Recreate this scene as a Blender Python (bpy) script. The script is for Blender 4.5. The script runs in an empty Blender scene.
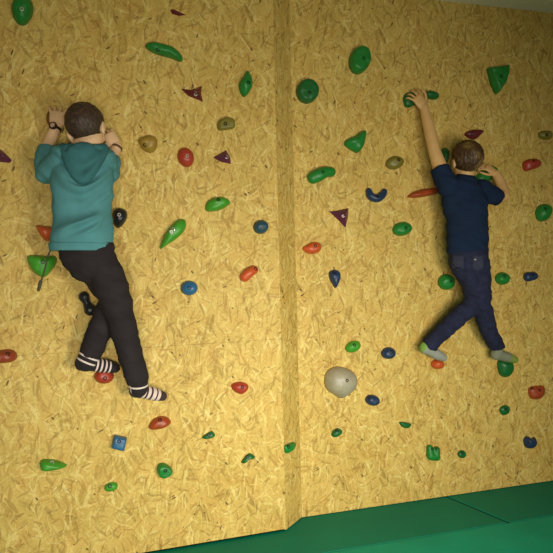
import bpy, bmesh, math, random
from mathutils import Vector, Matrix, noise
from mathutils.bvhtree import BVHTree
random.seed(7)
S = bpy.context.scene
COL = S.collection
PI = math.pi

# ------------------------------------------------------------------ camera
F = 600.0; W = 553.0; CX = CY = W/2
CAM = Vector((0, 0, 1.6)); MAT = 0.2
roll = 0.025; pitch = math.radians(1.05)
right = Vector((math.cos(roll), 0, -math.sin(roll)))
fwd = Vector((0, math.cos(pitch), -math.sin(pitch)))
up = right.cross(fwd).normalized()
right = fwd.cross(up).normalized()
cam = bpy.data.cameras.new('camera'); cam.lens = 36*F/W; cam.sensor_width = 36
co = bpy.data.objects.new('camera', cam); COL.objects.link(co)
m = Matrix((right, up, -fwd)).transposed().to_4x4(); m.translation = CAM
co.matrix_world = m; S.camera = co

def ray(px, py):
    return (fwd*F + right*(px-CX) - up*(py-CY)).normalized()
def on_plane(px, py, p, n):
    d = ray(px, py); return CAM + d*((p-CAM).dot(n)/d.dot(n))
def floor_pt(px, py, z=MAT):
    return on_plane(px, py, Vector((0,0,z)), Vector((0,0,1)))
Z = Vector((0,0,1))

class Wall:
    def __init__(s, a, b):
        s.o = a.copy(); s.U = (b-a); s.U.z = 0; s.U.normalize(); s.N = s.U.cross(Z).normalized()
    def at(s, px, py, d=0.0):
        return on_plane(px, py, s.o + s.N*d, s.N)
    def uv(s, px, py, d=0.0):
        p = s.at(px, py, d) - s.o
        return (p.dot(s.U), p.z)
    def w(s, u, v, d): return s.o + s.U*u + Z*(v) + s.N*d
    def matrix(s, p):
        m = Matrix((s.U, Z, s.N)).transposed().to_4x4(); m.translation = p; return m
a = floor_pt(155,553); b = floor_pt(286,531); c = floor_pt(302,518); d_ = floor_pt(553,481)
WL = Wall(a, b); WR = Wall(c, d_); WM = Wall(b, c)
CEIL = WR.at(553, 13).z

# ------------------------------------------------------------------ helpers
def tag(o, label=None, cat=None, group=None, kind=None):
    for k, v in (('label',label),('category',cat),('group',group),('kind',kind)):
        if v: o[k] = v
    return o
def link(name, me, mat=None, parent=None):
    o = bpy.data.objects.new(name, me); COL.objects.link(o)
    if mat is not None and me is not None: me.materials.append(mat)
    if parent is not None: o.parent = parent
    return o
def mesh_from(bm, smooth=False):
    bmesh.ops.recalc_face_normals(bm, faces=bm.faces)
    me = bpy.data.meshes.new('m'); bm.to_mesh(me); bm.free()
    if smooth:
        for p in me.polygons: p.use_smooth = True
    return me
def prism(bm, pts, z0, z1):
    lo = [bm.verts.new((p[0],p[1],z0)) for p in pts]; hi = [bm.verts.new((p[0],p[1],z1)) for p in pts]
    n = len(pts)
    bm.faces.new(lo[::-1]); bm.faces.new(hi)
    for i in range(n): bm.faces.new((lo[i],lo[(i+1)%n],hi[(i+1)%n],hi[i]))

# ------------------------------------------------------------------ materials
def srgb(r,g,b):
    f = lambda c: (c/255/12.92) if c/255<=0.04045 else ((c/255+0.055)/1.055)**2.4
    return (f(r),f(g),f(b),1)
class NT:
    def __init__(s, name):
        s.m = bpy.data.materials.new(name); s.m.use_nodes = True; s.t = s.m.node_tree
        s.b = s.t.nodes['Principled BSDF']
    def n(s, ty, **kw):
        nd = s.t.nodes.new(ty)
        for k,v in kw.items():
            if hasattr(nd,k): setattr(nd,k,v)
        return nd
    def l(s, a, b): s.t.links.new(a,b)
    def mix(s, fac, a, b, mode='MIX'):
        nd = s.n('ShaderNodeMix', data_type='RGBA', blend_type=mode)
        for i,v in ((0,fac),(6,a),(7,b)):
            if hasattr(v,'is_output'): s.l(v, nd.inputs[i])
            else: nd.inputs[i].default_value = v
        return nd.outputs[2]
    def math(s, op, a, b=0.0):
        nd = s.n('ShaderNodeMath', operation=op)
        for i,v in ((0,a),(1,b)):
            if hasattr(v,'is_output'): s.l(v, nd.inputs[i])
            else: nd.inputs[i].default_value = v
        return nd.outputs[0]
    def ramp(s, fac, stops):
        nd = s.n('ShaderNodeValToRGB'); e = nd.color_ramp.elements
        while len(e) < len(stops): e.new(0.5)
        for i,(p,c) in enumerate(stops): e[i].position = p; e[i].color = c
        s.l(fac, nd.inputs[0]); return nd.outputs[0]
    def bump(s, h, strength, dist=0.001):
        nd = s.n('ShaderNodeBump'); nd.inputs['Strength'].default_value = strength; nd.inputs['Distance'].default_value = dist
        s.l(h, nd.inputs['Height']); s.l(nd.outputs[0], s.b.inputs['Normal'])

def plain(name, col, rough=0.6, noise_scale=0, amp=0.15, bump=0.0, metal=0.0, spec=0.5):
    t = NT(name); t.b.inputs['Roughness'].default_value = rough; t.b.inputs['Metallic'].default_value = metal
    t.b.inputs['Specular IOR Level'].default_value = spec
    if noise_scale:
        tc = t.n('ShaderNodeTexCoord'); nz = t.n('ShaderNodeTexNoise'); nz.inputs['Scale'].default_value = noise_scale
        nz.inputs['Detail'].default_value = 4
        t.l(tc.outputs['Object'], nz.inputs['Vector'])
        d = tuple(c*(1-amp) for c in col[:3])+(1,); h = tuple(min(1,c*(1+amp)) for c in col[:3])+(1,)
        t.l(t.ramp(nz.outputs[0], [(0.3,d),(0.7,h)]), t.b.inputs['Base Color'])
        if bump: t.bump(nz.outputs[0], bump, 0.002)
    else: t.b.inputs['Base Color'].default_value = col
    return t.m

def osb_material():
    """Oriented strand board: layers of long wood flakes, each lying its own way."""
    t = NT('strand_board'); tc = t.n('ShaderNodeTexCoord')
    base_n = t.n('ShaderNodeTexNoise'); base_n.inputs['Scale'].default_value = 3.0; base_n.inputs['Detail'].default_value = 3
    t.l(tc.outputs['Object'], base_n.inputs['Vector'])
    col = t.ramp(base_n.outputs[0], [(0.3, srgb(204,170,86)), (0.7, srgb(220,188,104))])
    angles = [78, 20, -35, 100, -65, 50, 88, -12, 66, 110, 35, -80]
    hgt = None
    for i, ang in enumerate(angles):
        mp = t.n('ShaderNodeMapping'); mp.vector_type = 'TEXTURE'
        mp.inputs['Rotation'].default_value = (0, 0, math.radians(ang + 9*math.sin(i*5)))
        mp.inputs['Location'].default_value = (i*1.37, i*0.71, 0)
        t.l(tc.outputs['Object'], mp.inputs['Vector'])
        # slow warp so neighbouring strands are not parallel
        wn = t.n('ShaderNodeTexNoise'); wn.inputs['Scale'].default_value = 4+i%3*2; wn.inputs['Detail'].default_value = 1
        t.l(mp.outputs[0], wn.inputs['Vector'])
        ws = t.n('ShaderNodeVectorMath', operation='SCALE'); ws.inputs['Scale'].default_value = 0.09
        t.l(wn.outputs['Color'], ws.inputs[0])
        ad = t.n('ShaderNodeVectorMath', operation='ADD'); t.l(mp.outputs[0], ad.inputs[0]); t.l(ws.outputs[0], ad.inputs[1])
        sc = t.n('ShaderNodeVectorMath', operation='MULTIPLY')
        L = (9, 14, 11)[i%3]; Wd = (52, 78, 105)[i%3]
        sc.inputs[1].default_value = (L, Wd, 0.01); t.l(ad.outputs[0], sc.inputs[0])
        v = t.n('ShaderNodeTexVoronoi'); v.inputs['Scale'].default_value = 1.0; v.inputs['Randomness'].default_value = 1.0
        t.l(sc.outputs[0], v.inputs['Vector'])
        sp = t.n('ShaderNodeSeparateColor'); t.l(v.outputs['Color'], sp.inputs[0])
        present = t.math('GREATER_THAN', sp.outputs[0], 0.66)
        edge = t.math('LESS_THAN', v.outputs['Distance'], 0.45)
        mask = t.math('MULTIPLY', present, edge)
        tone = t.ramp(sp.outputs[1], [(0.0, srgb(142,108,46)), (0.25, srgb(184,148,70)), (0.55, srgb(208,175,92)), (0.8, srgb(226,198,112)), (1.0, srgb(244,224,146))])
        mk = t.math('MULTIPLY', mask, 0.52)
        col = t.mix(mk, col, tone)
        h = t.math('MULTIPLY', mask, sp.outputs[2])
        hgt = h if hgt is None else t.math('ADD', hgt, h)
    # sparse dark bark slivers and pits
    for i, (ang, th, sx, sy, thr) in enumerate(((70,0.985,16,60,0.24),(25,0.988,20,70,0.25),(-50,0.988,26,60,0.28),(0,0.985,40,46,0.2))):
        mp = t.n('ShaderNodeMapping'); mp.vector_type = 'TEXTURE'; mp.inputs['Rotation'].default_value = (0,0,math.radians(ang))
        mp.inputs['Location'].default_value = (3.1+i, 0.4*i, 0)
        t.l(tc.outputs['Object'], mp.inputs['Vector'])
        sc = t.n('ShaderNodeVectorMath', operation='MULTIPLY'); sc.inputs[1].default_value = (sx, sy, 0.01); t.l(mp.outputs[0], sc.inputs[0])
        v = t.n('ShaderNodeTexVoronoi'); v.inputs['Scale'].default_value = 1.0; t.l(sc.outputs[0], v.inputs['Vector'])
        sp = t.n('ShaderNodeSeparateColor'); t.l(v.outputs['Color'], sp.inputs[0])
        mk = t.math('MULTIPLY', t.math('GREATER_THAN', sp.outputs[0], th), t.math('LESS_THAN', v.outputs['Distance'], thr))
        col = t.mix(t.math('MULTIPLY', mk, 0.8), col, srgb(70,48,22))
    # broad patches of redder and greener timber
    bl = t.n('ShaderNodeTexNoise'); bl.inputs['Scale'].default_value = 11; bl.inputs['Detail'].default_value = 3
    t.l(tc.outputs['Object'], bl.inputs['Vector'])
    col = t.mix(0.55, col, t.ramp(bl.outputs[0], [(0.32,(0.90,0.92,0.80,1)),(0.5,(1,1,1,1)),(0.68,(1.0,0.89,0.78,1))]), 'MULTIPLY')
    # fine grain
    g = t.n('ShaderNodeTexNoise'); g.inputs['Scale'].default_value = 90; g.inputs['Detail'].default_value = 3
    t.l(tc.outputs['Object'], g.inputs['Vector'])
    gr = t.ramp(g.outputs[0], [(0.25,(0.72,0.70,0.66,1)),(0.6,(1,1,1,1))])
    col = t.mix(0.6, col, gr, 'MULTIPLY')
    t.l(col, t.b.inputs['Base Color'])
    t.b.inputs['Roughness'].default_value = 0.6
    t.b.inputs['Specular IOR Level'].default_value = 0.25
    t.bump(hgt, 0.25, 0.0012)
    return t.m

M = {}
M['osb'] = osb_material()
M['ceiling'] = plain('ceiling_paint', srgb(236,230,206), 0.9, 5, 0.04)
M['backwall'] = plain('back_wall_paint', srgb(60,56,44), 0.9, 5, 0.1)
M['floor'] = plain('floor_lino', srgb(90,84,70), 0.6, 6, 0.1)
def vinyl(name, c1, c2, rough):
    t = NT(name); tc = t.n('ShaderNodeTexCoord'); nz = t.n('ShaderNodeTexNoise'); nz.inputs['Scale'].default_value = 2.2
    nz.inputs['Detail'].default_value = 5; t.l(tc.outputs['Object'], nz.inputs['Vector'])
    t.l(t.ramp(nz.outputs[0], [(0.3,c1),(0.7,c2)]), t.b.inputs['Base Color'])
    n2 = t.n('ShaderNodeTexNoise'); n2.inputs['Scale'].default_value = 7; n2.inputs['Distortion'].default_value = 1.5
    t.l(tc.outputs['Object'], n2.inputs['Vector']); t.bump(n2.outputs[0], 0.2, 0.012)
    t.b.inputs['Roughness'].default_value = rough; t.b.inputs['Specular IOR Level'].default_value = 0.12; return t.m
M['mat_dark'] = vinyl('dark_green_vinyl', srgb(12,122,98), srgb(22,136,106), 0.6)
M['mat_bright'] = vinyl('bright_green_vinyl', srgb(6,150,120), srgb(14,172,136), 0.5)
HC = {'green':(28,124,46),'greend':(20,98,42),'lime':(66,150,40),'maroon':(98,26,34),'purple':(88,28,62),'red':(166,56,36),
      'orange':(198,84,36),'blue':(36,98,140),'teal':(34,74,88),'navy':(30,52,84),'black':(24,28,34),'tan':(160,128,48),
      'olive':(122,112,40),'brick':(160,66,28),'grey':(158,150,126),'rust':(150,64,36),'brown':(122,78,36)}
for k_, hc in HC.items(): M["h_"+k_] = plain("hold_"+k_, srgb(*hc), 0.42, 35, 0.12, 0.25)
M['bolt'] = plain('bolt_steel_dark', srgb(30,30,28), 0.4, metal=0.6)
M['boltlight'] = plain('bolt_steel_bright', srgb(205,200,190), 0.3, metal=0.7)
M['skin'] = plain('skin', srgb(232,190,146), 0.55, 18, 0.06)
M['skin_pale'] = plain('skin_pale', srgb(216,172,112), 0.55, 18, 0.06)
M['hair_dark'] = plain('dark_brown_hair', srgb(66,48,36), 0.6, 70, 0.5, 0.7)
M['hoodie'] = plain('teal_fleece', srgb(84,140,144), 0.9, 14, 0.1, 0.15, spec=0.1)
M['hood_shaded'] = plain('shaded_teal_fleece', srgb(62,112,116), 0.9, 14, 0.1, 0.15, spec=0.1)  # hoodie fleece darkened: the hood's inner shade is put into the colour
M['trousers'] = plain('charcoal_cotton', srgb(46,40,42), 0.9, 12, 0.2, 0.1, spec=0.15)
M['tee'] = plain('navy_jersey', srgb(28,42,66), 0.9, 12, 0.15, 0.1, spec=0.1)
M['jeans'] = plain('dark_denim', srgb(38,41,64), 0.85, 30, 0.25, 0.2, spec=0.15)
M['black'] = plain('black_rubber', srgb(26,22,20), 0.5)
M['dial'] = plain('watch_dial', srgb(205,165,140), 0.4)
M['eye'] = plain('eye_white', srgb(230,225,215), 0.2)
M['hem_strip'] = plain('grey_strip', srgb(74,66,48), 0.8)
M['brace'] = plain('brown_leather', srgb(96,60,30), 0.6)
M['lips'] = plain('lips', srgb(190,110,95), 0.5)

# ------------------------------------------------------------------ setting
def wall_board(name, wl, u0, u1, z0, z1, seams=(), th=0.018):
    bm = bmesh.new(); zs = [z0]+list(seams)+[z1]
    for i in range(len(zs)-1):
        a0 = zs[i] + (0.0004 if i else 0); a1 = zs[i+1] - (0.0004 if i < len(zs)-2 else 0)
        vs = []
        for d in (0,-th):
            for (u,v) in ((u0,a0),(u1,a0),(u1,a1),(u0,a1)): vs.append(bm.verts.new((u, v, d)))
        f = [(0,1,2,3),(7,6,5,4),(0,4,5,1),(1,5,6,2),(2,6,7,3),(3,7,4,0)]
        for q in f: bm.faces.new([vs[k] for k in q])
    me = mesh_from(bm)
    o = link(name, me, M['osb']); o.matrix_world = wl.matrix(Vector((wl.o.x, wl.o.y, 0)))
    tag(o, kind='structure'); return o
uLc = (b-WL.o).dot(WL.U); wm = (c-b).length
zseam = WL.at(200,344).z
uM = (c-WM.o).dot(WM.U)
wall_board('wall_left', WL, -2.2, uLc, MAT+0.012, CEIL, (zseam,))
wall_board('wall_middle', WM, 0.0, uM, MAT+0.006, CEIL)
wall_board('wall_right', WR, 0.0, 3.2, MAT+0.004, CEIL)
bw = Wall(WL.o - WL.N*0.0, WR.w(3.0,0,0))
# masonry wall behind the boards
bm = bmesh.new()
p0 = WL.w(-2.3,0,-0.06); p1 = WL.w(uLc,0,-0.06)+WM.N*-0.03; p2 = WR.w(0,0,-0.06); p3 = WR.w(3.3,0,-0.06)
dl = WR.N*-0.15
prism(bm, [p0,p1,p2,p3,p3+dl,p0+WL.N*-0.35], 0, CEIL+0.0)
tag(link('wall_back', mesh_from(bm), M['backwall']), kind='structure')
bm = bmesh.new(); prism(bm, [(-3.5,-4.5),(5.5,-4.5),(5.5,5.5),(-3.5,5.5)], CEIL, CEIL+0.1)
tag(link('ceiling', mesh_from(bm), M['ceiling']), kind='structure')
bm = bmesh.new(); prism(bm, [(-3.5,-4.5),(5.5,-4.5),(5.5,5.5),(-3.5,5.5)], -0.1, 0)
tag(link('floor', mesh_from(bm), M['floor']), kind='structure')

# mats: strip along the wall and bigger mat in front
def line_x(p, q, r, s):
    # intersection of lines pq and rs in xy
    d1 = q-p; d2 = s-r; den = d1.x*d2.y-d1.y*d2.x
    t = ((r.x-p.x)*d2.y-(r.y-p.y)*d2.x)/den; return p+d1*t
fA = floor_pt(413,538); fB = floor_pt(553,515); fd = (fB-fA).normalized()
sA = floor_pt(446,496); sB = floor_pt(508,522); sd = (sB-sA).normalized()
seamF = line_x(fA, fB, sA, sB)
e0 = WL.w(-2.2,0,-0.012); e1 = WL.w(uLc,0,0) ; e2 = WR.w(0,0,-0.012); e3 = WR.w(3.2,0,-0.012)
e1 = WL.w(uLc-0.004,0,-0.012)
seamW = line_x(WR.w(0,0,-0.012), WR.w(1,0,-0.012), sA, sB)
g = 0.009
def mat(name, pts, m_, label, grp=None):
    bm = bmesh.new(); prism(bm, pts, 0.0, MAT)
    bmesh.ops.bevel(bm, geom=list(bm.edges), offset=0.004, segments=3, affect='EDGES', profile=0.6)
    root = bpy.data.objects.new(name, None); COL.objects.link(root)
    c0 = sum((Vector((p[0],p[1],0)) for p in pts), Vector())/len(pts); root.location = c0
    for v in bm.verts: v.co -= c0
    o = link('cover', mesh_from(bm), m_, root)
    # black seam band round the side, raised to paint shade into mat gaps
    bm = bmesh.new(); n = len(pts); ins = []
    for k in range(n):
        pr, p, nx = [Vector((pts[(k+j)%n][0], pts[(k+j)%n][1], 0)) for j in (-1,0,1)]
        bi = ((p-c0).normalized())
        ins.append(p - c0 + bi*0.003)
    prism(bm, ins, MAT-0.045, MAT-0.006)
    link('seam_shade_band', mesh_from(bm), M['black'], root)
    tag(root, label, 'mat', grp); return root
G = 'green gym mats in front of the climbing wall'
fl = fA - fd*3.6; fr = fB + fd*2.4
mat('landing_mat', [e0, e1, e2, seamW - fd*g, seamF - fd*g, line_x(fA,fB,e0,e0+WL.N)], M['mat_dark'],
    'dark green mat along the wall foot, left of the slanting seam', G)
mat('landing_mat', [seamW + fd*g, e3, line_x(fA,fB,e3,e3+WR.N), seamF + fd*g], M['mat_dark'],
    'dark green mat at the wall foot, right of the slanting seam', G)
fn = Vector((fd.y,-fd.x,0)); q0 = line_x(fA,fB,e0,e0+WL.N)+fn*0.006; q1 = line_x(fA,fB,e3,e3+WR.N)+fn*0.006
mat('landing_mat', [q0, q1, q1+fn*1.6, q0+fn*1.6], M['mat_bright'], 'bright glossy green mat in the bottom right foreground', G)

# ------------------------------------------------------------------ generic shapes
def catmull(P, n, closed=False):
    out = []; N = len(P); segs = N if closed else N-1
    for i in range(segs):
        p0 = P[(i-1)%N] if closed or i>0 else P[0]; p1 = P[i]; p2 = P[(i+1)%N]
        p3 = P[(i+2)%N] if closed or i+2<N else P[-1]
        for k in range(n):
            t = k/n
            out.append(tuple(0.5*((2*b_)+(-a_+c_)*t+(2*a_-5*b_+4*c_-d_)*t*t+(-a_+3*b_-3*c_+d_)*t**3) for a_,b_,c_,d_ in zip(p0,p1,p2,p3)))
    if not closed: out.append(tuple(P[-1]))
    return out

def tube(bm, pts, rads, ref, seg=20, sub=6, cap0=True, cap1=True):
    """closed tube with elliptical section (a across, b along ref) and rounded or flat ends"""
    rads = [(r,r) if not isinstance(r,(tuple,list)) else r for r in rads]
    full = catmull([tuple(p)+tuple(r) for p,r in zip(pts,rads)], sub) if len(pts) > 1 else []
    P = [Vector(f[:3]) for f in full]; R = [(f[3],f[4]) for f in full]
    def cap(p, t, r, flip):
        o = []; ex = min(r)
        for k in range(1,5):
            a_ = k/5*PI/2; o.append((p + t*ex*math.sin(a_), (r[0]*math.cos(a_), r[1]*math.cos(a_))))
        return o
    t0 = (P[0]-P[1]).normalized(); t1 = (P[-1]-P[-2]).normalized()
    rings = list(zip(P,R))
    if cap0: rings = cap(P[0], t0, R[0], 1)[::-1] + rings
    if cap1: rings = rings + cap(P[-1], t1, R[-1], 0)
    prev = None; vr = []
    for i,(p,r) in enumerate(rings):
        if i == 0: T = rings[1][0]-p
        elif i == len(rings)-1: T = p-rings[i-1][0]
        else: T = rings[i+1][0]-rings[i-1][0]
        T = T.normalized() if T.length > 1e-9 else (t1)
        D = ref - T*ref.dot(T)
        if D.length < 0.25 and prev is not None: D = prev - T*prev.dot(T)
        elif D.length < 0.25: D = Z - T*Z.dot(T)
        D.normalize(); prev = D; Sd = T.cross(D)
        vr.append([bm.verts.new(p + Sd*(r[0]*math.cos(2*PI*k/seg)) + D*(r[1]*math.sin(2*PI*k/seg))) for k in range(seg)])
    for i in range(len(vr)-1):
        for k in range(seg):
            bm.faces.new((vr[i][k],vr[i][(k+1)%seg],vr[i+1][(k+1)%seg],vr[i+1][k]))
    bm.faces.new(vr[0][::-1]); bm.faces.new(vr[-1])

def ellipsoid(bm, c, ax, rr, u=24, v=16):
    """ax: three unit vectors; rr radii"""
    mt = Matrix([ax[i]*rr[i] for i in range(3)]).transposed().to_4x4(); mt.translation = c
    bmesh.ops.create_uvsphere(bm, u_segments=u, v_segments=v, radius=1, matrix=mt)

def remesh(bm, voxel, smooth=3, fac=0.5):
    bmesh.ops.recalc_face_normals(bm, faces=bm.faces)
    me = bpy.data.meshes.new('tmp'); bm.to_mesh(me); bm.free()
    o = bpy.data.objects.new('tmp', me); COL.objects.link(o)
    md = o.modifiers.new('r','REMESH'); md.mode = 'VOXEL'; md.voxel_size = voxel; md.use_smooth_shade = True
    if smooth:
        sm = o.modifiers.new('s','SMOOTH'); sm.factor = fac; sm.iterations = smooth
    dg = bpy.context.evaluated_depsgraph_get(); dg.update()
    out = bpy.data.meshes.new_from_object(o.evaluated_get(dg))
    bpy.data.objects.remove(o)
    for p in out.polygons: p.use_smooth = True
    return out

# ------------------------------------------------------------------ climbing holds
HG = 'climbing holds bolted to the strand board wall'
def bolt(parent, bvh, x, y, light=False, r=0.0075):
    hit = bvh.ray_cast(Vector((x,y,1)), Vector((0,0,-1)))
    z = hit[0].z if hit[0] else 0.02
    n = hit[1] if hit[0] else Z
    bm = bmesh.new(); K = 12
    prof = [(r*1.25,-0.006),(r*1.25,0.0008),(r*1.0,0.0018),(r*0.62,0.0018),(r*0.55,-0.004)]
    rings = [[bm.verts.new((q*math.cos(2*PI*k/K), q*math.sin(2*PI*k/K), h)) for k in range(K)] for q,h in prof]
    for i in range(len(rings)-1):
        for k in range(K): bm.faces.new((rings[i][k],rings[i][(k+1)%K],rings[i+1][(k+1)%K],rings[i+1][k]))
    bm.faces.new(rings[0][::-1]); bm.faces.new(rings[-1])
    q = Vector((0,0,1)).rotation_difference((n+Z*1.2).normalized()).to_matrix().to_4x4(); q.translation = Vector((x,y,z))
    bm.transform(q)
    link('bolt', mesh_from(bm), M['boltlight' if light else 'bolt'], parent)

def hold(wl, mat_, outline, h, label, prof='dome', bolts=(), peak=None, light=False, sharp=False, rough=0.14):
    """outline: points in the photograph's frame put on the wall; h: how far it stands off, in metres"""
    P = [wl.at(x,y) for x,y in outline]
    c = sum(P, Vector())/len(P)
    loc = [((p-c).dot(wl.U), (p-c).z) for p in P]
    pts = [(p[0],p[1]) for p in (catmull(loc, 5, True) if not sharp else
          sum([[ (a_[0]*(1-t)+b_[0]*t, a_[1]*(1-t)+b_[1]*t) for t in (0.06,0.3,0.5,0.7,0.94)] for a_,b_ in zip(loc, loc[1:]+loc[:1])], []))]
    if peak: q = wl.at(*peak)-c; pk = (q.dot(wl.U), q.z)
    else: pk = (0,0)
    root = bpy.data.objects.new('climbing_hold', None); COL.objects.link(root); root.matrix_world = wl.matrix(c)
    bm = bmesh.new(); K = 8; rings = []
    ofs = random.random()*50
    for k in range(K):
        t = k/(K-0.0)
        if prof == 'dome': s, z = math.cos(t*PI/2)**0.75, math.sin(t*PI/2)
        elif prof == 'slab': s, z = max(0.0, 1-t**2.6)**0.55, min(1, t*1.5)**0.8*(0.9+0.1*t)
        else: s, z = 1-t*0.9, t**0.85
        ring = []
        for (x,y) in pts:
            X = pk[0]*(1-s) + x*s; Y = pk[1]*(1-s) + y*s
            nz = 1 + rough*noise.noise(Vector((X*28+ofs, Y*28, z*2)))*(1 if 0 < k else 0)
            ring.append(bm.verts.new((X, Y, 0.0005 + h*z*nz)))
        rings.append(ring)
    n = len(pts)
    for i in range(K-1):
        for k in range(n): bm.faces.new((rings[i][k],rings[i][(k+1)%n],rings[i+1][(k+1)%n],rings[i+1][k]))
    top = bm.verts.new((pk[0],pk[1],h*1.0))
    for k in range(n): bm.faces.new((rings[-1][k],rings[-1][(k+1)%n],top))
    bm.faces.new(rings[0][::-1])
    bmesh.ops.recalc_face_normals(bm, faces=bm.faces)
    bvh = BVHTree.FromBMesh(bm)
    link('grip', mesh_from(bm, prof != 'pyramid'), M['h_'+mat_], root)
    for (x,y) in bolts:
        q = wl.at(x,y,h*0.8)-c; bolt(root, bvh, q.dot(wl.U), q.z, light)
    tag(root, label, 'climbing hold', HG); return root

def blob(wl, mat_, chains, label, bolts=(), light=False, squash=1.0):
    """organic hold swept along chains of (x, y, radius in px, standing-off in m)"""
    flat = [p for ch in chains for p in ch]
    c = sum((wl.at(p[0],p[1]) for p in flat), Vector())/len(flat)
    sc = F/((c-CAM).dot(fwd))
    root = bpy.data.objects.new('climbing_hold', None); COL.objects.link(root); root.matrix_world = wl.matrix(c)
    bm = bmesh.new()
    for ch in chains:
        pts = []
        for x,y,r,d in ch:
            q = wl.at(x,y,d*0.6)-c; pts.append(Vector((q.dot(wl.U), q.z, d*0.5)))
        rr = [(p[2]/sc, max(0.01, p[3]*0.75)) for p in ch]
        if len(pts) == 1: ellipsoid(bm, pts[0], (Vector((1,0,0)),Vector((0,1,0)),Z), (rr[0][0],rr[0][0],rr[0][1]))
        else: tube(bm, pts, rr, Z, seg=16)
    me = remesh(bm, 0.004, 4)
    for v in me.vertices:
        if v.co.z < 0.0005: v.co.z = 0.0005
    bvh = BVHTree.FromPolygons([v.co for v in me.vertices], [p.vertices for p in me.polygons])
    link('grip', me, M['h_'+mat_], root)
    for (x,y) in bolts:
        q = wl.at(x,y,0.03)-c; bolt(root, bvh, q.dot(wl.U), q.z, light)
    tag(root, label, 'climbing hold', HG); return root

def oval(cx, cy, rx, ry, rot=0, n=12, taper=0.0):
    o = []; r_ = math.radians(rot)
    for k in range(n):
        a_ = 2*PI*k/n; x = rx*math.cos(a_); y = ry*math.sin(a_); x *= 1 - taper*y/ry
        o.append((cx + x*math.cos(r_)-y*math.sin(r_), cy + x*math.sin(r_)+y*math.cos(r_)))
    return o
L, R_ = WL, WR
# --- left face, top to bottom
hold(L,'green', oval(22.5,11.5,11,14.5,0,12,0.18), 0.06, 'large round green hold in the top left corner', bolts=[(22,10)], light=True)
hold(L,'green', [(145,46),(150,43),(162,45),(174,49),(182,57),(181,62),(172,59),(158,55),(149,51)], 0.05, 'long green blade-shaped hold near the top, left of the maroon arrow hold', bolts=[(158,50)])
hold(L,'maroon', [(170,10),(173,9),(186,15),(179,16),(172,14)], 0.02, 'tiny maroon sliver hold at the very top of the left face', 'pyramid', sharp=True)
hold(L,'maroon', [(181,89),(191,90),(202,86),(201,93),(203,102),(196,99),(188,96)], 0.04, 'maroon arrow-shaped hold below the green blade hold, pointing left', 'pyramid', bolts=[(196,94)], light=True, sharp=True)
hold(L,'green', [(247,71),(251,78),(252,86),(248,94),(243,97),(239,90),(239,83),(243,77)], 0.045, 'small green leaf-shaped hold standing on its point, high in the middle of the wall', bolts=[(248,83)])
hold(L,'olive', [(218,122),(226,118),(233,120),(234,128),(227,130),(218,130)], 0.035, 'small olive brown hold, hard to see, under the green leaf-shaped hold', 'slab', bolts=[(225,124)])
hold(L,'tan', [(138,141),(143,137),(152,136),(157,141),(156,150),(150,153),(143,150)], 0.05, 'mustard tan rounded hold right of the boy in the teal hoodie', bolts=[(145,145)])
hold(L,'red', oval(185.5,157.5,8,10,-20), 0.04, 'red oval hold with a bright bolt ring', 'dome', bolts=[(187,156)], light=True)
hold(L,'purple', [(213,157.5),(219,154),(226,150),(230,157),(231,164),(221,162)], 0.04, 'small dark maroon triangle hold right of the red oval hold', 'pyramid', bolts=[(227,157)], light=True, sharp=True)
hold(L,'purple', [(-8,147),(0,149),(6,154),(12,160),(10,163),(0,162),(-8,161)], 0.04, 'purple wedge hold cut off by the left edge of the photo', 'pyramid', sharp=True)
hold(L,'lime', [(206,211),(206,204),(211,199),(220,197),(227,199),(230,203),(226,207),(217,211)], 0.05, 'green half-moon hold above the long slanting green hold', 'dome', bolts=[(218,200)])
hold(L,'lime', [(160,249),(162,240),(167,230),(176,221),(183,219),(186,223),(184,231),(176,239),(167,245)], 0.055, 'long slanting bright green hold narrowing to a point at lower left', bolts=[(171,232),(173,229)], light=True)
hold(L,'teal', oval(260.5,227,7.5,7,-20), 0.045, 'dark teal round hold beside the wall corner', bolts=[(262,228)])
blob(L,'orange', [[(245,277,5,.035),(249,273,5,.04),(254,270,4.5,.035)]], 'small orange kidney-shaped hold left of the wall corner', bolts=[(255,269)])
hold(L,'blue', oval(189,288,8.5,7.5,0), 0.05, 'bright blue round hold in the middle of the left face', bolts=[(189,288)])
hold(L,'red', [(231,385),(236,382),(243,382),(248,385),(247,390),(241,394),(234,391)], 0.035, 'small red hold low on the left face, right of the socked feet', bolts=[(242,387)])
hold(L,'rust', [(-8,351),(0,350),(10,349),(16,352),(17,358),(11,362),(0,363),(-8,362)], 0.05, 'rounded rust orange hold at the left edge of the photo', bolts=[(8,354)])
hold(L,'red', oval(104,376,10,7.5,0), 0.045, 'round red hold under the raised striped sock of the boy in teal', 'dome', bolts=[(105,378)])
hold(L,'brick', [(149,425),(153,419),(160,416),(167,417),(171,422),(165,427),(157,429),(150,429)], 0.04, 'rust red hold just below the lower striped sock', bolts=[(160,420)])
hold(L,'blue', [(114,434),(127,437),(124,450),(111,447)], 0.045, 'blue square hold below the striped socks', 'slab', bolts=[(119,441)], sharp=True)
hold(L,'greend', [(202,437),(207,433),(212,431),(215,435),(211,438),(205,439)], 0.022, 'tiny green sliver hold below the small red hold', bolts=[(209,435)])
hold(L,'lime', [(40,467),(40,462),(43,459),(52,459),(60,461),(67,465),(60,468),(50,470),(43,470)], 0.05, 'long green cigar-shaped hold at lower left', bolts=[(52,463)], light=True)
hold(L,'green', [(158,464),(165,463),(172,469),(170,474),(162,477),(157,472)], 0.045, 'chunky green nub hold low on the left face, under the rust red hold', 'slab', bolts=[(165,470)])
hold(L,'lime', oval(111,486.5,7,4.5,-15), 0.025, 'small flat green ring-like hold at the bottom, left of the chunky green nub', 'dome', bolts=[(110,486)])
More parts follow.
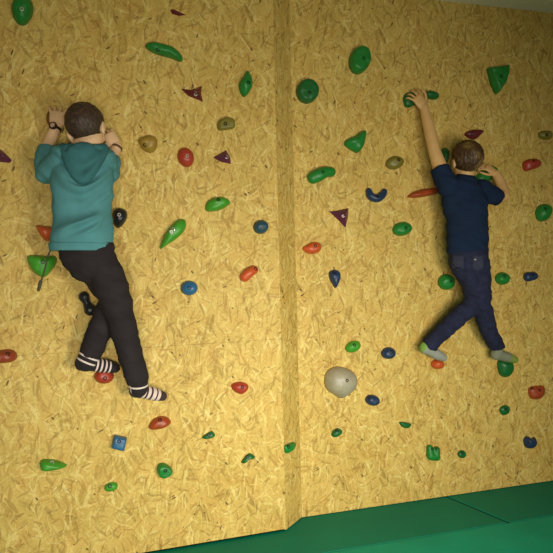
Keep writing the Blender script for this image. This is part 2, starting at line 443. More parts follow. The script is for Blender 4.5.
hold(L,'greend', [(241,462),(245,456),(250,453),(255,457),(248,459),(244,463)], 0.025, 'tiny green hold low on the left face, nearest to the wall corner', bolts=[(248,457)])
hold(WM,'green', [(284,446),(289,443),(293,442),(293,446),(289,451),(285,453)], 0.03, 'tiny bright green hold on the narrow strip at the wall corner', bolts=[(289,447)])
hold(L,'orange', [(36,226),(44,226),(54,228),(56,234),(51,240),(46,241),(41,236)], 0.06, 'orange hold at the left hip of the boy in teal', 'dome', peak=(47,233))
hold(L,'lime', [(27,257),(34,255),(45,256),(55,256),(57,262),(52,270),(45,277),(37,275),(30,267)], 0.06, 'bright green pocket hold left of the dark trousers', bolts=[(43,262)])
hold(L,'black', [(113,212),(119,208),(126,211),(127,218),(122,226),(117,228),(113,222)], 0.06, 'black hold at the right side of the teal hoodie', bolts=[(119,215)], light=True)
blob(L,'black', [[(84,297,5.5,.04),(87,303,3.5,.035)],[(87,304,4,.035),(90,310,6,.045)]], 'black peanut-shaped hold left of the crossed knees', bolts=[(85,297),(90,310)])
hold(L,'black', [(103,132),(108,130),(114,132),(113,137),(107,138),(103,136)], 0.018, 'black hold gripped by the right hand of the boy in teal')
hold(L,'brown', [(47,113),(53,110),(60,112),(62,116),(59,123),(53,127),(47,123)], 0.022, 'brown hold under the left hand with the watch')
# --- right face
hold(R_,'greend', oval(306.5,92,10.8,12,0), 0.055, 'round dark green disc hold just right of the wall corner', 'slab', bolts=[(309,93)])
hold(R_,'green', oval(358.5,61,10,13.8,12), 0.06, 'round green disc hold, the highest of its shape on the right face', 'slab', bolts=[(363,59)])
hold(R_,'green', [(344,145),(346,140),(355,136),(360,132),(365,131),(365,138),(362,148),(357,153),(350,150)], 0.05, 'green shark-fin hold below the two green discs')
blob(R_,'green', [[(313,178,6,.04),(319,175,6.5,.05),(326,172,5.5,.045),(331,172,5,.04)]], 'long green lobed hold left of the dark blue crescent hold', bolts=[(321,173)])
hold(R_,'olive', oval(394,163,9,6.5,-12), 0.045, 'olive tan oval hold left of the raised bare arm', 'dome', bolts=[(398,160)])
blob(R_,'navy', [[(369,191,3.2,.025),(371,196,4,.035),(377,198.5,4,.04),(382,195.5,4,.035),(384.5,191.5,3,.025)]], 'dark blue crescent hold shaped like a smile', bolts=[(376,197)])
hold(R_,'purple', [(329,211.5),(339,210),(348.5,208),(348,216),(345.5,228),(338,220)], 0.045, 'maroon triangle hold pointing left, above the orange hold', 'pyramid', bolts=[(343,216)], light=True, sharp=True)
hold(R_,'green', oval(401.5,229,9.5,7,-12), 0.05, 'green oval hold left of the navy T-shirt', bolts=[(405,228)])
hold(R_,'orange', [(302,249),(306,245),(313,242),(319,243),(321,248),(317,253),(309,254)], 0.04, 'orange oval hold right of the wall corner', bolts=[(315,246)])
hold(R_,'navy', [(329,272),(334,269.5),(339,272),(339.5,279),(335.5,288),(332,284),(329,278)], 0.04, 'dark blue teardrop hold pointing down, below the orange hold', bolts=[(334,273)])
hold(R_,'lime', oval(352.5,346.5,8,5.5,-25), 0.04, 'small green oval hold above the big grey ball hold', bolts=[(354,345)])
hold(R_,'navy', oval(388,353,7.2,6,-8), 0.04, 'small dark blue round hold, upper of two beside the big grey ball', bolts=[(391,352)])
hold(R_,'navy', oval(372,400,7.2,5.5,12), 0.04, 'small dark blue oval hold, lower of two beside the big grey ball', bolts=[(370,398)])
hold(R_,'grey', [(324,382),(326,372),(334,366.5),(343,367),(352,371),(356,379),(354,388),(347,394),(340,398),(333,394),(327,390)], 0.085, 'big grey ball hold, the largest on the wall', 'dome', bolts=[(346,380)], rough=0.03)
hold(R_,'greend', [(331,435),(333,430),(338,428),(342,431),(339,435),(334,437)], 0.03, 'tiny dark green hold below the big grey ball', bolts=[(337,431)])
hold(R_,'greend', [(399,422),(405,422),(411,424),(408,428),(402,427)], 0.022, 'tiny green sliver hold above and left of the green lumpy hold')
blob(R_,'green', [[(430,448,3.5,.025),(431,456,4.2,.03)],[(431,456,4.5,.03),(437,457,4.2,.03)],[(437,450,3.5,.03),(437,456,3.5,.03)]], 'green lumpy hold low on the right face', bolts=[(432,449),(437,449)])
hold(R_,'greend', oval(461.5,454,4.2,4,0), 0.02, 'tiny round dark green hold right of the green lumpy hold', bolts=[(462,453)])
hold(R_,'navy', [(523,440),(526,436),(531,438),(534,437),(535,443),(531,448),(525,447)], 0.04, 'dark blue knobbly hold lowest on the right, above the mat', bolts=[(529,442)])
hold(R_,'brick', [(528,389),(533,386),(543,386),(543,394),(538,399),(530,398)], 0.035, 'brick red hold low near the right edge', bolts=[(533,389),(539,390)])
hold(R_,'greend', [(499,409),(504,405),(509,407),(508,413),(502,415)], 0.022, 'tiny green hold left of the low brick red hold', bolts=[(505,409)])
hold(R_,'green', [(486,69),(496,68),(506,66),(505,76),(502,85),(495,95),(490,85),(488,77)], 0.06, 'green shield-shaped hold pointing down, highest on the right', 'slab', bolts=[(500,77)], sharp=True)
hold(R_,'greend', [(403,101),(404,95),(410,92),(417,95),(417,102),(411,107),(405,107)], 0.026, 'dark green hold gripped by the raised left hand')
hold(R_,'greend', oval(431,95.5,7.5,4.2,14), 0.035, 'small green oval hold right of the raised left hand', bolts=[(427,94)])
hold(R_,'maroon', [(464,135),(468,131),(475,130),(483,131),(479,136),(473,140)], 0.035, 'dark maroon hold just above the brown-haired head', bolts=[(472,134)])
hold(R_,'olive', [(538,133),(543,131),(550,132),(551,138),(545,140),(539,138)], 0.035, 'olive tan hold at the upper right edge of the photo', bolts=[(546,135)])
hold(R_,'red', [(522,164),(526,160),(534,159),(539,162),(538,167),(531,170),(524,171)], 0.045, 'red rounded hold near the right edge, level with the head', bolts=[(533,161)])
hold(R_,'green', [(535,212),(538,206),(544,204),(549,207),(549,214),(544,221),(537,220)], 0.055, 'green rounded hold near the right edge under the red one', bolts=[(545,209)])
hold(R_,'green', oval(501.5,278.5,6.8,6.4,0), 0.045, 'small green round hold right of the jeans', bolts=[(504,276)])
blob(R_,'navy', [[(528,277,4.8,.035),(534,276,4.2,.04)]], 'dark blue lumpy hold right of the small green round hold', bolts=[(531,275)])
hold(R_,'green', oval(445.5,282,8,8,0), 0.05, 'green round hold left of the jeans at thigh height', bolts=[(450,281)])
hold(R_,'brick', [(407,197),(413,192),(424,189),(437,188),(438,193),(428,196),(416,198)], 0.05, 'long red hold left of the navy T-shirt shoulder')
hold(R_,'greend', oval(443,157,4,9,5), 0.05, 'narrow green hold between the raised arm and the brown-haired head')
hold(R_,'green', [(474,180),(477,174),(484,168),(492,166),(497,170),(495,177),(486,182),(477,184)], 0.045, 'green hold gripped by the bent right arm, beside the neck')
hold(R_,'orange', oval(437,364,6.3,5,0), 0.042, 'orange hold under the left foot with the grey and green sock')
hold(R_,'greend', [(497,362),(503,359.5),(511,361),(512,370),(506,377),(499,374)], 0.045, 'dark green hold under the right foot')

# ------------------------------------------------------------------ people
def head_parts(bm, c, f, u, s):
    x = f.cross(u).normalized(); u = x.cross(f).normalized(); ax = (x, f, u)
    at = lambda a_,b_,c_: c + (x*a_ + f*b_ + u*c_)*s
    E = lambda p, r: ellipsoid(bm, p, ax, [q*s for q in r])
    E(at(0,-.006,.012), (.072,.088,.082)); E(at(0,.022,-.04), (.055,.060,.052)); E(at(0,.045,-.078), (.026,.022,.018))
    E(at(0,.05,.0), (.058,.036,.045)); E(at(0,.084,-.024), (.011,.014,.012)); E(at(0,.080,-.008), (.007,.013,.02))
    for sx in (-1,1):
        E(at(sx*.074,-.008,-.018), (.008,.018,.028)); E(at(sx*.03,.066,-.028), (.02,.016,.016)); E(at(sx*.027,.08,.018),(.02,.008,.006))
        ellipsoid(bm, at(sx*.082,-.012,-.012), ((x+f*0.4*sx).normalized(), f, u), [.004*s,.017*s,.024*s])
def hair_mesh(c, f, u, s, wild=0.0, seed=0, nape=-.05):
    x = f.cross(u).normalized(); u = x.cross(f).normalized()
    bm = bmesh.new(); bmesh.ops.create_icosphere(bm, subdivisions=6, radius=1)
    for v in bm.verts:
        n = v.co.copy()
        p = Vector((n.x*.082, n.y*.098 - .010, n.z*.092 + .018))
        y = p.y
        zl = nape if y < -.05 else (nape + (y+.05)/.055*(-.0-nape) if y < .005 else (0.0 + (y-.005)/.06*.055 if y < .065 else .055))
        k = (p.z - zl - .012)/0.045; k = max(0.0, min(1.0, k*0.5+0.5)); k = k*k*(3-2*k)
        clump = noise.noise(Vector((n.x*7+seed, n.y*7, n.z*2.2)))*0.5 + noise.noise(Vector((n.x*19+seed, n.y*19, n.z*5)))*0.3
        g_ = (0.90*(1-k) + 1.0*k) + k*(0.02+wild)*clump
        p = Vector((p.x*g_, (p.y+.006)*g_-.006, (p.z-.012)*g_+.012))
        v.co = c + (x*p.x + f*p.y + u*p.z)*s
    return mesh_from(bm, True)
def hand_parts(bm, wrist, d, back, size, thumb_side, curl=0.5, spread=0.16):
    """palm and five separate fingers; d: towards the fingertips, back: out of the back of the hand"""
    d = d.normalized(); back = (back - d*back.dot(d)).normalized(); s = d.cross(back).normalized()*thumb_side
    pal = size*0.50; w = size*0.25
    P = lambda a_,b_,c_: wrist + d*a_ + s*b_ + back*c_
    tube(bm, [P(-size*.05,0,0), P(pal*.45,0,.002), P(pal*.95,0,0)], [(w*.62,.013),(w*.9,.014),(w*.92,.011)], back, seg=16)
    for i,(off,ln) in enumerate(((.74,.46),(.25,.50),(-.25,.47),(-.72,.38))):
        base = P(pal*.9, w*off, 0); ang = off*spread*1.6
        dirn = (d*math.cos(ang) + s*math.sin(ang)).normalized()
        pts = [base]; a_ = curl*0.25; fr = size*ln
        for seg_, frac in enumerate((.44,.32,.24)):
            a_ += curl*(0.35+0.45*seg_)
            pts.append(pts[-1] + (dirn*math.cos(a_) - back*math.sin(a_))*fr*frac)
        r0 = size*.047
        tube(bm, pts, [r0*1.08,r0*1.02,r0*.95,r0*.8], back, seg=10, sub=4)
    b0 = P(pal*.22, w*.6, -.003); b1 = P(pal*.62, w*1.45, -.006); b2 = P(pal*.95, w*1.75, -.010); b3 = P(pal*1.2, w*1.7, -.018)
    tube(bm, [b0,b1,b2,b3], [size*.066,size*.058,size*.052,size*.042], back, seg=10, sub=4)

def fold(me, fn):
    me.update(); nr = [v.normal.copy() for v in me.vertices]
    for v, n in zip(me.vertices, nr): v.co += n*fn(v.co)
def person(name, wl, label):
    o = bpy.data.objects.new(name, None); COL.objects.link(o); tag(o, label, 'person'); return o
def rebase(root, objs, base):
    root.location = base
    for o in objs:
        o.data.transform(Matrix.Translation(-base)) if not o.get('_own') else None

def sock_stripes(name, base, stripe, ranges, cuff):
    """stripe bands across the foot (local x, heel 0 to toe 1) and round the ankle (local z)"""
    t = NT(name); tc = t.n('ShaderNodeTexCoord'); sp = t.n('ShaderNodeSeparateXYZ'); t.l(tc.outputs['Object'], sp.inputs[0])
    acc = None
    def band(o, a_, b_, extra=None):
        m_ = t.math('MULTIPLY', t.math('GREATER_THAN', o, a_), t.math('LESS_THAN', o, b_))
        if extra: m_ = t.math('MULTIPLY', m_, extra)
        return m_
    low = t.math('LESS_THAN', sp.outputs[2], cuff[0]-0.008) if cuff else None
    for a_,b_ in ranges:
        m_ = band(sp.outputs[0], a_, b_); acc = m_ if acc is None else t.math('MAXIMUM', acc, m_)
    if cuff:
        back_ = t.math('LESS_THAN', sp.outputs[0], ranges[0][0]-0.001 if ranges else 9)
        for a_,b_ in ((cuff[0],cuff[0]+0.008),(cuff[0]+0.018,cuff[0]+0.026)):
            m_ = band(sp.outputs[2], a_, b_, back_); acc = t.math('MAXIMUM', acc, m_)
    t.l(t.mix(acc, base, stripe), t.b.inputs['Base Color']); t.b.inputs['Roughness'].default_value = 0.9
    return t.m

def foot_tube(bm, ankle, heel, ball, toe, r, ref, grow=0.0):
    tube(bm, [heel, heel.lerp(ball,0.5), ball, toe], [(r*1.18+grow,r*1.05+grow),(r*1.0+grow,r*1.0+grow),(r*1.0+grow,r*1.15+grow),(r*.72+grow,r*.95+grow)], ref, seg=18)
    tube(bm, [ankle, heel.lerp(ball,0.22)], [r*1.05+grow, r*.95+grow], ref, seg=18)

def make_sock(parent, base, ankle, leg_top, heel, ball, toe, r, ref, mat_):
    bm = bmesh.new(); foot_tube(bm, ankle, heel, ball, toe, r, ref, 0.003)
    tube(bm, [leg_top, ankle], [r*1.02+.003, r*1.05+.003], ref, seg=18)
    me = remesh(bm, 0.003, 4)
    X = (toe-heel).normalized(); Y = (ref - X*ref.dot(X)).normalized(); Zl = X.cross(Y)
    if Zl.dot(ankle-heel) < 0: Zl = -Zl; Y = -Y
    mt = Matrix((X,Y,Zl)).transposed().to_4x4(); mt.translation = heel
    me.transform(mt.inverted())
    o = link('sock', me, mat_, parent); o.matrix_parent_inverse = Matrix(); o.matrix_local = Matrix.Translation(-base) @ mt
    return o


# ============ boy in the teal hoodie ============
J = lambda x,y,d: WL.at(x,y,d)
s = 1/218.0
N = WL.N; U = WL.U
base = J(103, 385, 0.09)
boy = person('person', WL, 'boy in teal hoodie, dark trousers and striped socks climbing the left face')
boy.location = base
def add(par, name, me, mat_, b=None, root=None):
    me.transform(Matrix.Translation(-(b if b is not None else base)))
    return link(name, me, mat_, par)
# joints
shL, elL, cuL, wrL = J(62,160,.20), J(47,173,.13), J(47.5,149,.09), J(56,127,.068)
shR, elR, cuR, wrR = J(103,160,.20), J(110,175,.14), J(112,158,.09), J(117,147,.068)
hipA, knA, anA = J(97,264,.19), J(119,310,.20), J(139,383,.11)
hipB, knB, anB = J(81,260,.18), J(114,299,.155), J(90,353,.085)
hA, bA, tA = J(136,390,.10), J(154,394,.07), J(162,396,.055)
hB, bB, tB = J(82,363,.085), J(104,366,.06), J(115,368,.05)
headc = J(87,129,.215)
yaw = math.radians(-26); hf = (-N*math.cos(yaw) - U*math.sin(yaw) - Z*0.22).normalized(); hu = (Z*1.0 - N*0.22 - U*0.10).normalized()
bm = bmesh.new()
tube(bm, [J(90,260,.19),J(84,240,.19),J(82,210,.195),J(82,178,.195),J(83,160,.195),J(85,150,.2)],
     [(20*s,14*s),(24*s,16*s),(23*s,16*s),(26*s,17*s),(25*s,14*s),(14*s,11*s)], N)
tube(bm, [J(85,156,.2), J(87,140,.21), headc], [11.5*s,9.5*s,9.5*s], N)
for (A,B,C,Wd) in ((shL,elL,cuL,wrL),(shR,elR,cuR,wrR)):
    tube(bm, [A,B], [9*s,7.5*s], N); tube(bm, [B,C,Wd], [7.5*s,6.6*s,5.2*s], N)
for (A,Q,B,C) in ((hipA,J(110,284,.20),knA,anA),(hipB,J(99,275,.175),knB,anB)):
    tube(bm, [A,Q,B], [13*s,12*s,10.5*s], N); tube(bm, [B,B.lerp(C,.35)+N*.006,C], [10.5*s,10*s,6.5*s], N)
fr = 6.2*s
foot_tube(bm, anA, hA, bA, tA, fr, N); foot_tube(bm, anB, hB, bB, tB, fr, N)
head_parts(bm, headc, hf, hu, 1.0)
hand_parts(bm, wrL, (J(57.5,108,.055)-wrL), N, 0.142, 1, curl=0.55, spread=0.3)
hand_parts(bm, wrR, (J(108,134,.06)-wrR), N+U*0.2, 0.142, -1, curl=0.75)
me = remesh(bm, 0.0036, 3)
body = add(boy, 'body', me, M['skin'])
hr = add(boy, 'hair', hair_mesh(headc, hf, hu, 1.02, 0.04, 3, -.05), M['hair_dark'])
hx = hf.cross(hu).normalized(); hu2 = hx.cross(hf).normalized()
for sx in (-1,1):
    bm = bmesh.new(); ellipsoid(bm, headc+hx*.03*sx+hf*.081+hu2*(.002), (hx,hf,hu2), (.011,.006,.006)); add(boy, 'eye', mesh_from(bm,True), M['eye'])
# hoodie
bm = bmesh.new()
tube(bm, [J(82,247,.19),J(82,236,.19),J(83,215,.195),J(83,190,.195),J(83,170,.195),J(83,158,.195),J(84,150,.2),J(85.5,144,.2)],
     [(28.5*s,20*s),(29.5*s,21*s),(28*s,20*s),(28*s,20*s),(28.5*s,20*s),(27*s,17*s),(19*s,14*s),(13*s,12*s)], N, seg=36, cap0=False)
tube(bm, [shL,J(53,168,.165),elL], [13.5*s,12*s,10.5*s], N); tube(bm, [elL,J(45,161,.115),cuL], [10.5*s,9.5*s,9*s], N, cap1=False)
tube(bm, [shR,J(107,168,.17),elR], [12.5*s,10.5*s,9*s], N); tube(bm, [elR,J(112,166,.12),cuR], [9*s,8.5*s,8*s], N, cap1=False)
me = remesh(bm, 0.0045, 4)
cu_, cv_ = WL.uv(82,200)
def hoodie_fold(p):
    q = p - WL.o; u_ = q.dot(U)-cu_; v_ = q.z-cv_ ; dd = q.dot(N)
    k_ = max(0.0, min(1.0, (v_+0.22)/0.30)); ua = math.sqrt(u_*u_+0.0012); lean = (0.80*ua)*k_ + (0.55*u_)*(1-k_)
    w_ = v_ - lean
    n1 = noise.noise(Vector((w_*13+3, u_*3, dd*4))); n2 = noise.noise(Vector((w_*34+9, u_*7+5, dd*8)))
    r1 = 1-abs(n1)*2.2; 
    return (0.034*(r1-0.5) + 0.016*n2)*max(0.2, 1-(u_/0.16)**2)*max(0.0, min(1.0, (v_+0.205)/0.05))
fold(me, hoodie_fold)
hd = add(boy, 'hoodie', me, M['hoodie'])
# hood lying on the upper back
bm = bmesh.new()
tube(bm, [J(64,149,.235),J(67,158,.272),J(75,171,.292),J(83,177,.297),J(91,171,.292),J(100,158,.272),J(103,148,.235)],
     [(5*s,4.5*s),(5.5*s,5*s),(6*s,5*s),(6*s,5*s),(6*s,5*s),(5.5*s,5*s),(5*s,4.5*s)], N, sub=8)
ellipsoid(bm, J(83.5,159,.281), (U, Z, N), (17*s,15*s,6.5*s))
tube(bm, [J(65,149,.235),J(70,148,.262),J(85,150,.278),J(99,148,.262),J(102,148,.235)], [(4*s,3.5*s)]*5, N, sub=8)
tube(bm, [J(66,148,.22),J(71,147,.19),J(86,144,.165),J(100,146,.19),J(102,148,.22)], [(4*s,3.2*s)]*5, N, sub=8)
me = remesh(bm, 0.004, 4)
def hood_fold(p):
    q = p - WL.o; u_ = q.dot(U)-cu_; v_ = q.z-cv_
    w_ = v_ - 1.1*math.sqrt(u_*u_+0.0008)
    return 0.022*(0.4-abs(noise.noise(Vector((w_*16+1.7, u_*4, 2)))))-0.003
fold(me, hood_fold); add(hd, 'hood', me, M['hood_shaded'])
# hem band and a thin grey strip hanging below it
bm = bmesh.new()
tube(bm, [J(81.5,251,.19),J(81.5,247,.19),J(81.5,243,.19)], [(29.2*s,20.6*s),(30.0*s,21.4*s),(30*s,21.4*s)], N, seg=40, cap0=False, cap1=False)
me = remesh(bm, 0.004, 1); add(hd, 'hem_band', me, M['hoodie'])
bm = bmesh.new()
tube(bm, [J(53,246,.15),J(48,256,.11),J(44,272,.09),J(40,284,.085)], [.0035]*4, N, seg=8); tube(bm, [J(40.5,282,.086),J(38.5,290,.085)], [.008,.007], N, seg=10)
add(hd, 'hanging_strip', mesh_from(bm,True), M['hem_strip'])
# trousers
bm = bmesh.new()
tube(bm, [J(86,246,.19),J(88,256,.19),J(91,265,.19)], [(25.5*s,18*s),(25*s,19*s),(22*s,17*s)], N, seg=32, cap0=False)
tube(bm, [J(99,262,.19),J(110,284,.205),knA], [17*s,16.5*s,14.5*s], N, seg=24)
tube(bm, [knA,J(125.5,338,.165),J(136,374,.12),J(138,381,.112)], [14.5*s,12.5*s,11.3*s,11*s], N, seg=24, cap1=False)
tube(bm, [J(81,257,.18),J(99,274,.175),knB], [17*s,16*s,13.5*s], N, seg=24)
tube(bm, [knB,J(102,326,.12),J(92,350,.09),J(90,355,.085)], [13.5*s,12.5*s,11*s,11*s], N, seg=24, cap1=False)
me = remesh(bm, 0.005, 5)
def tr_fold(p):
    q = p - WL.o; u_ = q.dot(U); v_ = q.z
    w_ = v_ + 0.35*u_
    n1 = noise.noise(Vector((w_*14+3, u_*7, 1))); n2 = noise.noise(Vector((w_*50, u_*14, 4)))
    return 0.012*(0.4-abs(n1)) + 0.003*n2
fold(me, tr_fold); add(boy, 'trousers', me, M['trousers'])
so = sock_stripes('striped_sock', srgb(34,26,30), srgb(224,202,196), [(.062,.070),(.082,.090),(.102,.110),(.122,.130)], None)
so2 = sock_stripes('striped_sock_pale', srgb(60,46,48), srgb(226,200,190), [(.030,.042),(.052,.066),(.076,.094),(.102,.118)], None)
make_sock(boy, base, anB, J(91,350,.088), hB, bB, tB, fr, N, so)
make_sock(boy, base, anA, J(138,380,.115), hA, bA, tA, fr, N, so2)
def cuff_ring(a_, b_, r, t0, mat_):
    c_ = a_.lerp(b_, t0); dr = (b_-a_).normalized(); bm = bmesh.new()
    tube(bm, [c_-dr*.0035, c_+dr*.0035], [r,r], N, seg=24, cap0=False, cap1=False)
    return add(boy, 'sock_cuff', mesh_from(bm,True), mat_)
M['whitecotton'] = plain('white_cotton', srgb(228,208,200), 0.9)
kneeB = J(93,346,.095); 
# sock cuffs with white bands
for (top,bot,r) in ((J(91,352,.088),J(86,362,.087),11.2*s),(J(138,379,.113),J(138.5,388.5,.104),10.8*s)):
    bm = bmesh.new(); tube(bm, [top, bot], [r*.97, r*.86], N, seg=28)
    k = add(boy, 'sock_cuff', mesh_from(bm,True), so)
    for t0 in ((.42,.92) if r > 11*s else (.62,)):
        c_ = top.lerp(bot,t0); dr = (bot-top).normalized(); bm = bmesh.new(); rr = r*(.97-.11*t0)+.0016
        tube(bm, [c_-dr*.004, c_+dr*.004], [rr,rr*.985], N, seg=28, cap0=False, cap1=False)
        me = mesh_from(bm,True); me.transform(Matrix.Translation(-base)); link('white_band', me, M['whitecotton'], k)
# watch
ax = (cuL-wrL).normalized(); wc = wrL.lerp(cuL,0.08)
bm = bmesh.new(); tube(bm, [wc-ax*.006, wc+ax*.006], [5.9*s,5.9*s], N, seg=24, cap0=False, cap1=False)
wt = add(boy, 'wristwatch', mesh_from(bm,True), M['black'])
fn_ = (N - U*0.45).normalized(); fn_ = (fn_ - ax*fn_.dot(ax)).normalized(); fc = wc + fn_*5.7*s
bm = bmesh.new(); tube(bm, [fc-fn_*.004, fc+fn_*.006], [3.9*s,3.7*s], ax, seg=24, sub=2, cap0=False, cap1=False); add(wt, 'watch_case', mesh_from(bm), M['black'])
bm = bmesh.new(); tube(bm, [fc, fc+fn_*.0072], [2.4*s,2.4*s], ax, seg=24, sub=2, cap0=False, cap1=False); add(wt, 'dial', mesh_from(bm), M['dial'])
ax = (cuR-wrR).normalized(); wc = wrR.lerp(cuR,0.1)
bm = bmesh.new(); tube(bm, [wc-ax*.005, wc+ax*.005], [5.9*s,5.9*s], N, seg=24, cap0=False, cap1=False)
add(boy, 'bracelet', mesh_from(bm,True), M['brace'])

# ============ boy in the navy T-shirt ============
J = lambda x,y,d: WR.at(x,y,d)
s = 1/175.0
N = WR.N; U = WR.U
base = J(468, 350, 0.09)
kid = person('person', WR, 'boy in navy T-shirt and dark jeans climbing with one bare arm raised high')
kid.location = base
shL, elL, wrL = J(448,186,.19), J(434,150,.14), J(424,108,.075)
shR, elR, wrR = J(482,190,.19), J(503.5,196,.16), J(496,174,.10)
hipA, knA, anA = J(464,264,.19), J(474,303,.18), J(431,344,.085)
hipB, knB, anB = J(477,264,.19), J(481,304,.20), J(497,347,.095)
hA, bA, tA = J(425,347.5,.085), J(437,354.5,.065), J(443,357.5,.055)
hB, bB, tB = J(496,354,.09), J(507,357,.065), J(514,359.5,.05)
headc = J(466,161,.20)
yaw = math.radians(8); hf = (-N*math.cos(yaw) + U*math.sin(yaw) + Z*0.03).normalized(); hu = (Z + U*0.05).normalized()
bm = bmesh.new()
tube(bm, [J(470,264,.19),J(468,250,.19),J(468,225,.19),J(466,203,.19),J(465,192,.19),J(465,184,.19)],
     [(16*s,12*s),(17.5*s,12.5*s),(18*s,12.5*s),(19.5*s,13*s),(20*s,11.5*s),(12*s,9*s)], N)
tube(bm, [J(465,190,.19), J(466,176,.195), headc], [9*s,8*s,8*s], N)
tube(bm, [shL,J(441,170,.165),elL], [8*s,7.3*s,6*s], N); tube(bm, [elL,J(430,132,.11),wrL], [6*s,5.9*s,4.5*s], N)
tube(bm, [shR,J(493,195,.175),elR], [8*s,6.8*s,6*s], N); tube(bm, [elR,J(501.5,185,.125),wrR], [6*s,5.4*s,4.3*s], N)
for (A,Q,B,C) in ((hipA,J(473.5,283,.19),knA,anA),(hipB,J(479,284,.195),knB,anB)):
    tube(bm, [A,Q,B], [9.5*s,8.5*s,7*s], N); tube(bm, [B,B.lerp(C,.35)+N*.005,C], [7*s,6.4*s,5*s], N)
fr = 4.8*s
foot_tube(bm, anA, hA, bA, tA, fr, N); foot_tube(bm, anB, hB, bB, tB, fr, N)
head_parts(bm, headc, hf, hu, 0.98)
hand_parts(bm, wrL, (J(415.5,95,.07)-wrL), N, 0.145, 1, curl=0.5, spread=0.3)
hand_parts(bm, wrR, (J(487,167,.085)-wrR), N+U*0.3+Z*0.5, 0.14, -1, curl=0.9)
me = remesh(bm, 0.0036, 3); add(kid, 'body', me, M['skin_pale'])
# hair, with light sheen on the crown's right painted into the colour
t = NT('brown_hair_with_sheen'); tc = t.n('ShaderNodeTexCoord'); nz = t.n('ShaderNodeTexNoise'); nz.inputs['Scale'].default_value = 55; nz.inputs['Detail'].default_value = 4
t.l(tc.outputs['Object'], nz.inputs['Vector'])
brown = t.ramp(nz.outputs[0], [(0.3,srgb(52,32,16)),(0.7,srgb(88,60,32))]); sheen_tone = t.ramp(nz.outputs[0], [(0.3,srgb(120,92,42)),(0.7,srgb(168,140,78))])
at_ = t.n('ShaderNodeAttribute'); at_.attribute_name = 'sheen'
t.l(t.mix(at_.outputs['Fac'], brown, sheen_tone), t.b.inputs['Base Color']); t.b.inputs['Roughness'].default_value = 0.5; t.bump(nz.outputs[0], 0.6, 0.003)
M['hair_sheen'] = t.m
me = hair_mesh(headc, hf, hu, 1.03, 0.11, 11, -.075)
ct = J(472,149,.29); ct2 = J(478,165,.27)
at2 = me.attributes.new('sheen','FLOAT','POINT')
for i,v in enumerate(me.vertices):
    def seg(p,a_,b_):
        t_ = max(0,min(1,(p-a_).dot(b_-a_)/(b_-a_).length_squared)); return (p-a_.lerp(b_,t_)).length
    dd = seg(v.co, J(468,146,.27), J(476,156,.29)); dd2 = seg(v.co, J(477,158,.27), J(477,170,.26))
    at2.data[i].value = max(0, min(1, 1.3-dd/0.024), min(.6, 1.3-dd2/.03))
add(kid, 'hair', me, M['hair_sheen'])
hx = hf.cross(hu).normalized(); hu2 = hx.cross(hf).normalized()
for sx in (-1,1):
    bm = bmesh.new(); ellipsoid(bm, headc+hx*.03*sx+hf*.079+hu2*(.002), (hx,hf,hu2), (.011,.006,.006)); add(kid, 'eye', mesh_from(bm,True), M['eye'])
# T-shirt
bm = bmesh.new()
tube(bm, [J(468,251,.19),J(467.5,240,.19),J(467,220,.19),J(465.5,205,.19),J(464.5,195,.19),J(464,187,.19),J(465,183,.19)],
     [(21.5*s,15*s),(21.5*s,15*s),(21.5*s,15*s),(23*s,15*s),(23*s,14*s),(16.5*s,12.5*s),(12*s,10.5*s)], N, seg=32, cap0=False)
tube(bm, [shL,J(444,178,.18),J(440,168,.165)], [10.5*s,9.6*s,8.8*s], N, cap1=False)
tube(bm, [shR,J(490,194,.18),J(498,197,.17)], [10*s,9.2*s,8.6*s], N, cap1=False)
me = remesh(bm, 0.0045, 4)
cu_, cv_ = WR.uv(467,215)
def tee_fold(p):
    q = p - WR.o; u_ = q.dot(U)-cu_; v_ = q.z-cv_
    w_ = v_ - 0.35*abs(u_)
    return 0.015*(0.38-abs(noise.noise(Vector((w_*14+8.3, u_*4, q.dot(N)*5))))) + 0.003*noise.noise(Vector((w_*40, u_*9, 4)))
fold(me, tee_fold); add(kid, 't_shirt', me, M['tee'])
# jeans
bm = bmesh.new()
tube(bm, [J(468,248,.19),J(468.5,256,.19),J(470,267,.19)], [(20.5*s,14.5*s),(20.5*s,15*s),(18.5*s,14.5*s)], N, seg=28, cap0=False)
tube(bm, [J(463.5,262,.19),J(473.5,283,.19),knA], [14*s,12*s,9*s], N, seg=22)
tube(bm, [knA,J(452,323,.135),J(432,342.5,.09),J(430,344.5,.085)], [9.5*s,8.6*s,8*s,8*s], N, seg=22, cap1=False)
tube(bm, [J(477,264,.19),J(479,284,.2),knB], [12*s,11.5*s,10*s], N, seg=22)
tube(bm, [knB,J(488,328,.15),J(496,345,.1),J(497,348,.095)], [10*s,8.5*s,7.8*s,7.8*s], N, seg=22, cap1=False)
me = remesh(bm, 0.0045, 5)
def je_fold(p):
    q = p - WR.o; u_ = q.dot(U); v_ = q.z; w_ = v_ + 0.3*u_
    return 0.010*(0.4-abs(noise.noise(Vector((w_*24+3, u_*8, 1))))) + 0.003*noise.noise(Vector((w_*55, u_*16, 4)))
fold(me, je_fold); je = add(kid, 'jeans', me, M['jeans'])
M['pocket'] = plain('worn_denim', srgb(46,50,72), 0.9, 30, 0.2)
bvh = BVHTree.FromPolygons([v.co+base for v in me.vertices], [p.vertices for p in me.polygons])
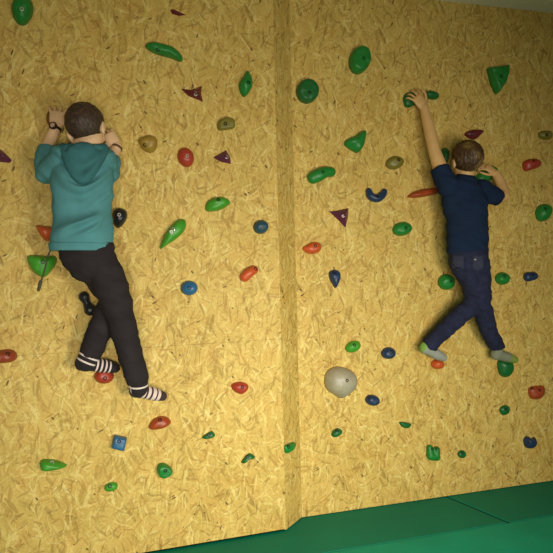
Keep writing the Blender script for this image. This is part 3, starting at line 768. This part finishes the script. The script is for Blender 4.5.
for cxp in (458,478):
    bm = bmesh.new(); gx = 6; vs = {}
    for lay in (0,1):
        for i in range(gx+1):
            for j in range(gx+1):
                x_ = cxp + (i/gx-0.5)*11; y_ = 262 + (j/gx-0.5)*13 + (2.5*(1-abs(i/gx-0.5)*2) if j == gx else 0)
                dr = ray(x_,y_); hit = bvh.ray_cast(CAM, dr)
                p = hit[0] if hit[0] else J(x_,y_,.27)
                vs[lay,i,j] = bm.verts.new(p + N*(0.0022 if lay else -0.002))
    for i in range(gx):
        for j in range(gx):
            bm.faces.new([vs[1,i,j],vs[1,i+1,j],vs[1,i+1,j+1],vs[1,i,j+1]]); bm.faces.new([vs[0,i,j+1],vs[0,i+1,j+1],vs[0,i+1,j],vs[0,i,j]])
    for k in range(gx):
        for (p_,q_) in (((k,0),(k+1,0)),((k,gx),(k+1,gx)),((0,k),(0,k+1)),((gx,k),(gx,k+1))):
            bm.faces.new([vs[0,p_[0],p_[1]],vs[0,q_[0],q_[1]],vs[1,q_[0],q_[1]],vs[1,p_[0],p_[1]]])
    pk = add(je, 'back_pocket', mesh_from(bm,True), M['pocket'])
hit = bvh.ray_cast(CAM, ray(475,259.5))
if hit[0]:
    bm = bmesh.new(); ellipsoid(bm, hit[0]+N*.003, (U,Z,N), (.006,.005,.003)); add(je, 'button', mesh_from(bm,True), M['boltlight'])
gs = sock_stripes('grey_green_sock', srgb(150,152,140), srgb(120,160,70), [(-.06,-.012)], None)
gs2 = sock_stripes('grey_green_sock_toe', srgb(128,132,108), srgb(130,150,60), [(.105,.2)], None)
make_sock(kid, base, anA, J(433,341,.09), hA, bA, tA, fr, N, gs)
make_sock(kid, base, anB, J(496,344,.10), hB, bB, tB, fr, N, gs2)

# ------------------------------------------------------------------ light
def area(name, loc, tgt, size, size_y, power, col, spread=180):
    l = bpy.data.lights.new(name,'AREA'); l.shape = 'RECTANGLE'; l.size = size; l.size_y = size_y; l.energy = power; l.color = col; l.spread = math.radians(spread)
    o = bpy.data.objects.new(name,l); COL.objects.link(o); o.location = loc
    o.rotation_euler = (Vector(tgt)-Vector(loc)).to_track_quat('-Z','Y').to_euler(); return o
area('key_light_right', (1.35,0.45,1.15), (0.0,3.2,0.78), 0.8, 0.6, 22, (1.0,0.95,0.83), 95)  # unseen key lamp added at right, narrowed to keep the wall top dark
area('fill_light', (0.15,-1.2,1.1), (-0.4,3.0,0.7), 1.2, 0.8, 24, (1.0,0.95,0.84), 84)  # unseen fill lamp added behind the camera, aimed low towards the left face
w = bpy.data.worlds.new('world'); S.world = w; w.use_nodes = True
w.node_tree.nodes['Background'].inputs[0].default_value = (0.9,0.82,0.58,1); w.node_tree.nodes['Background'].inputs[1].default_value = 0.16
S.view_settings.view_transform = 'Standard'; S.view_settings.look = 'None'; S.view_settings.gamma = 1; S.view_settings.exposure = -0.14
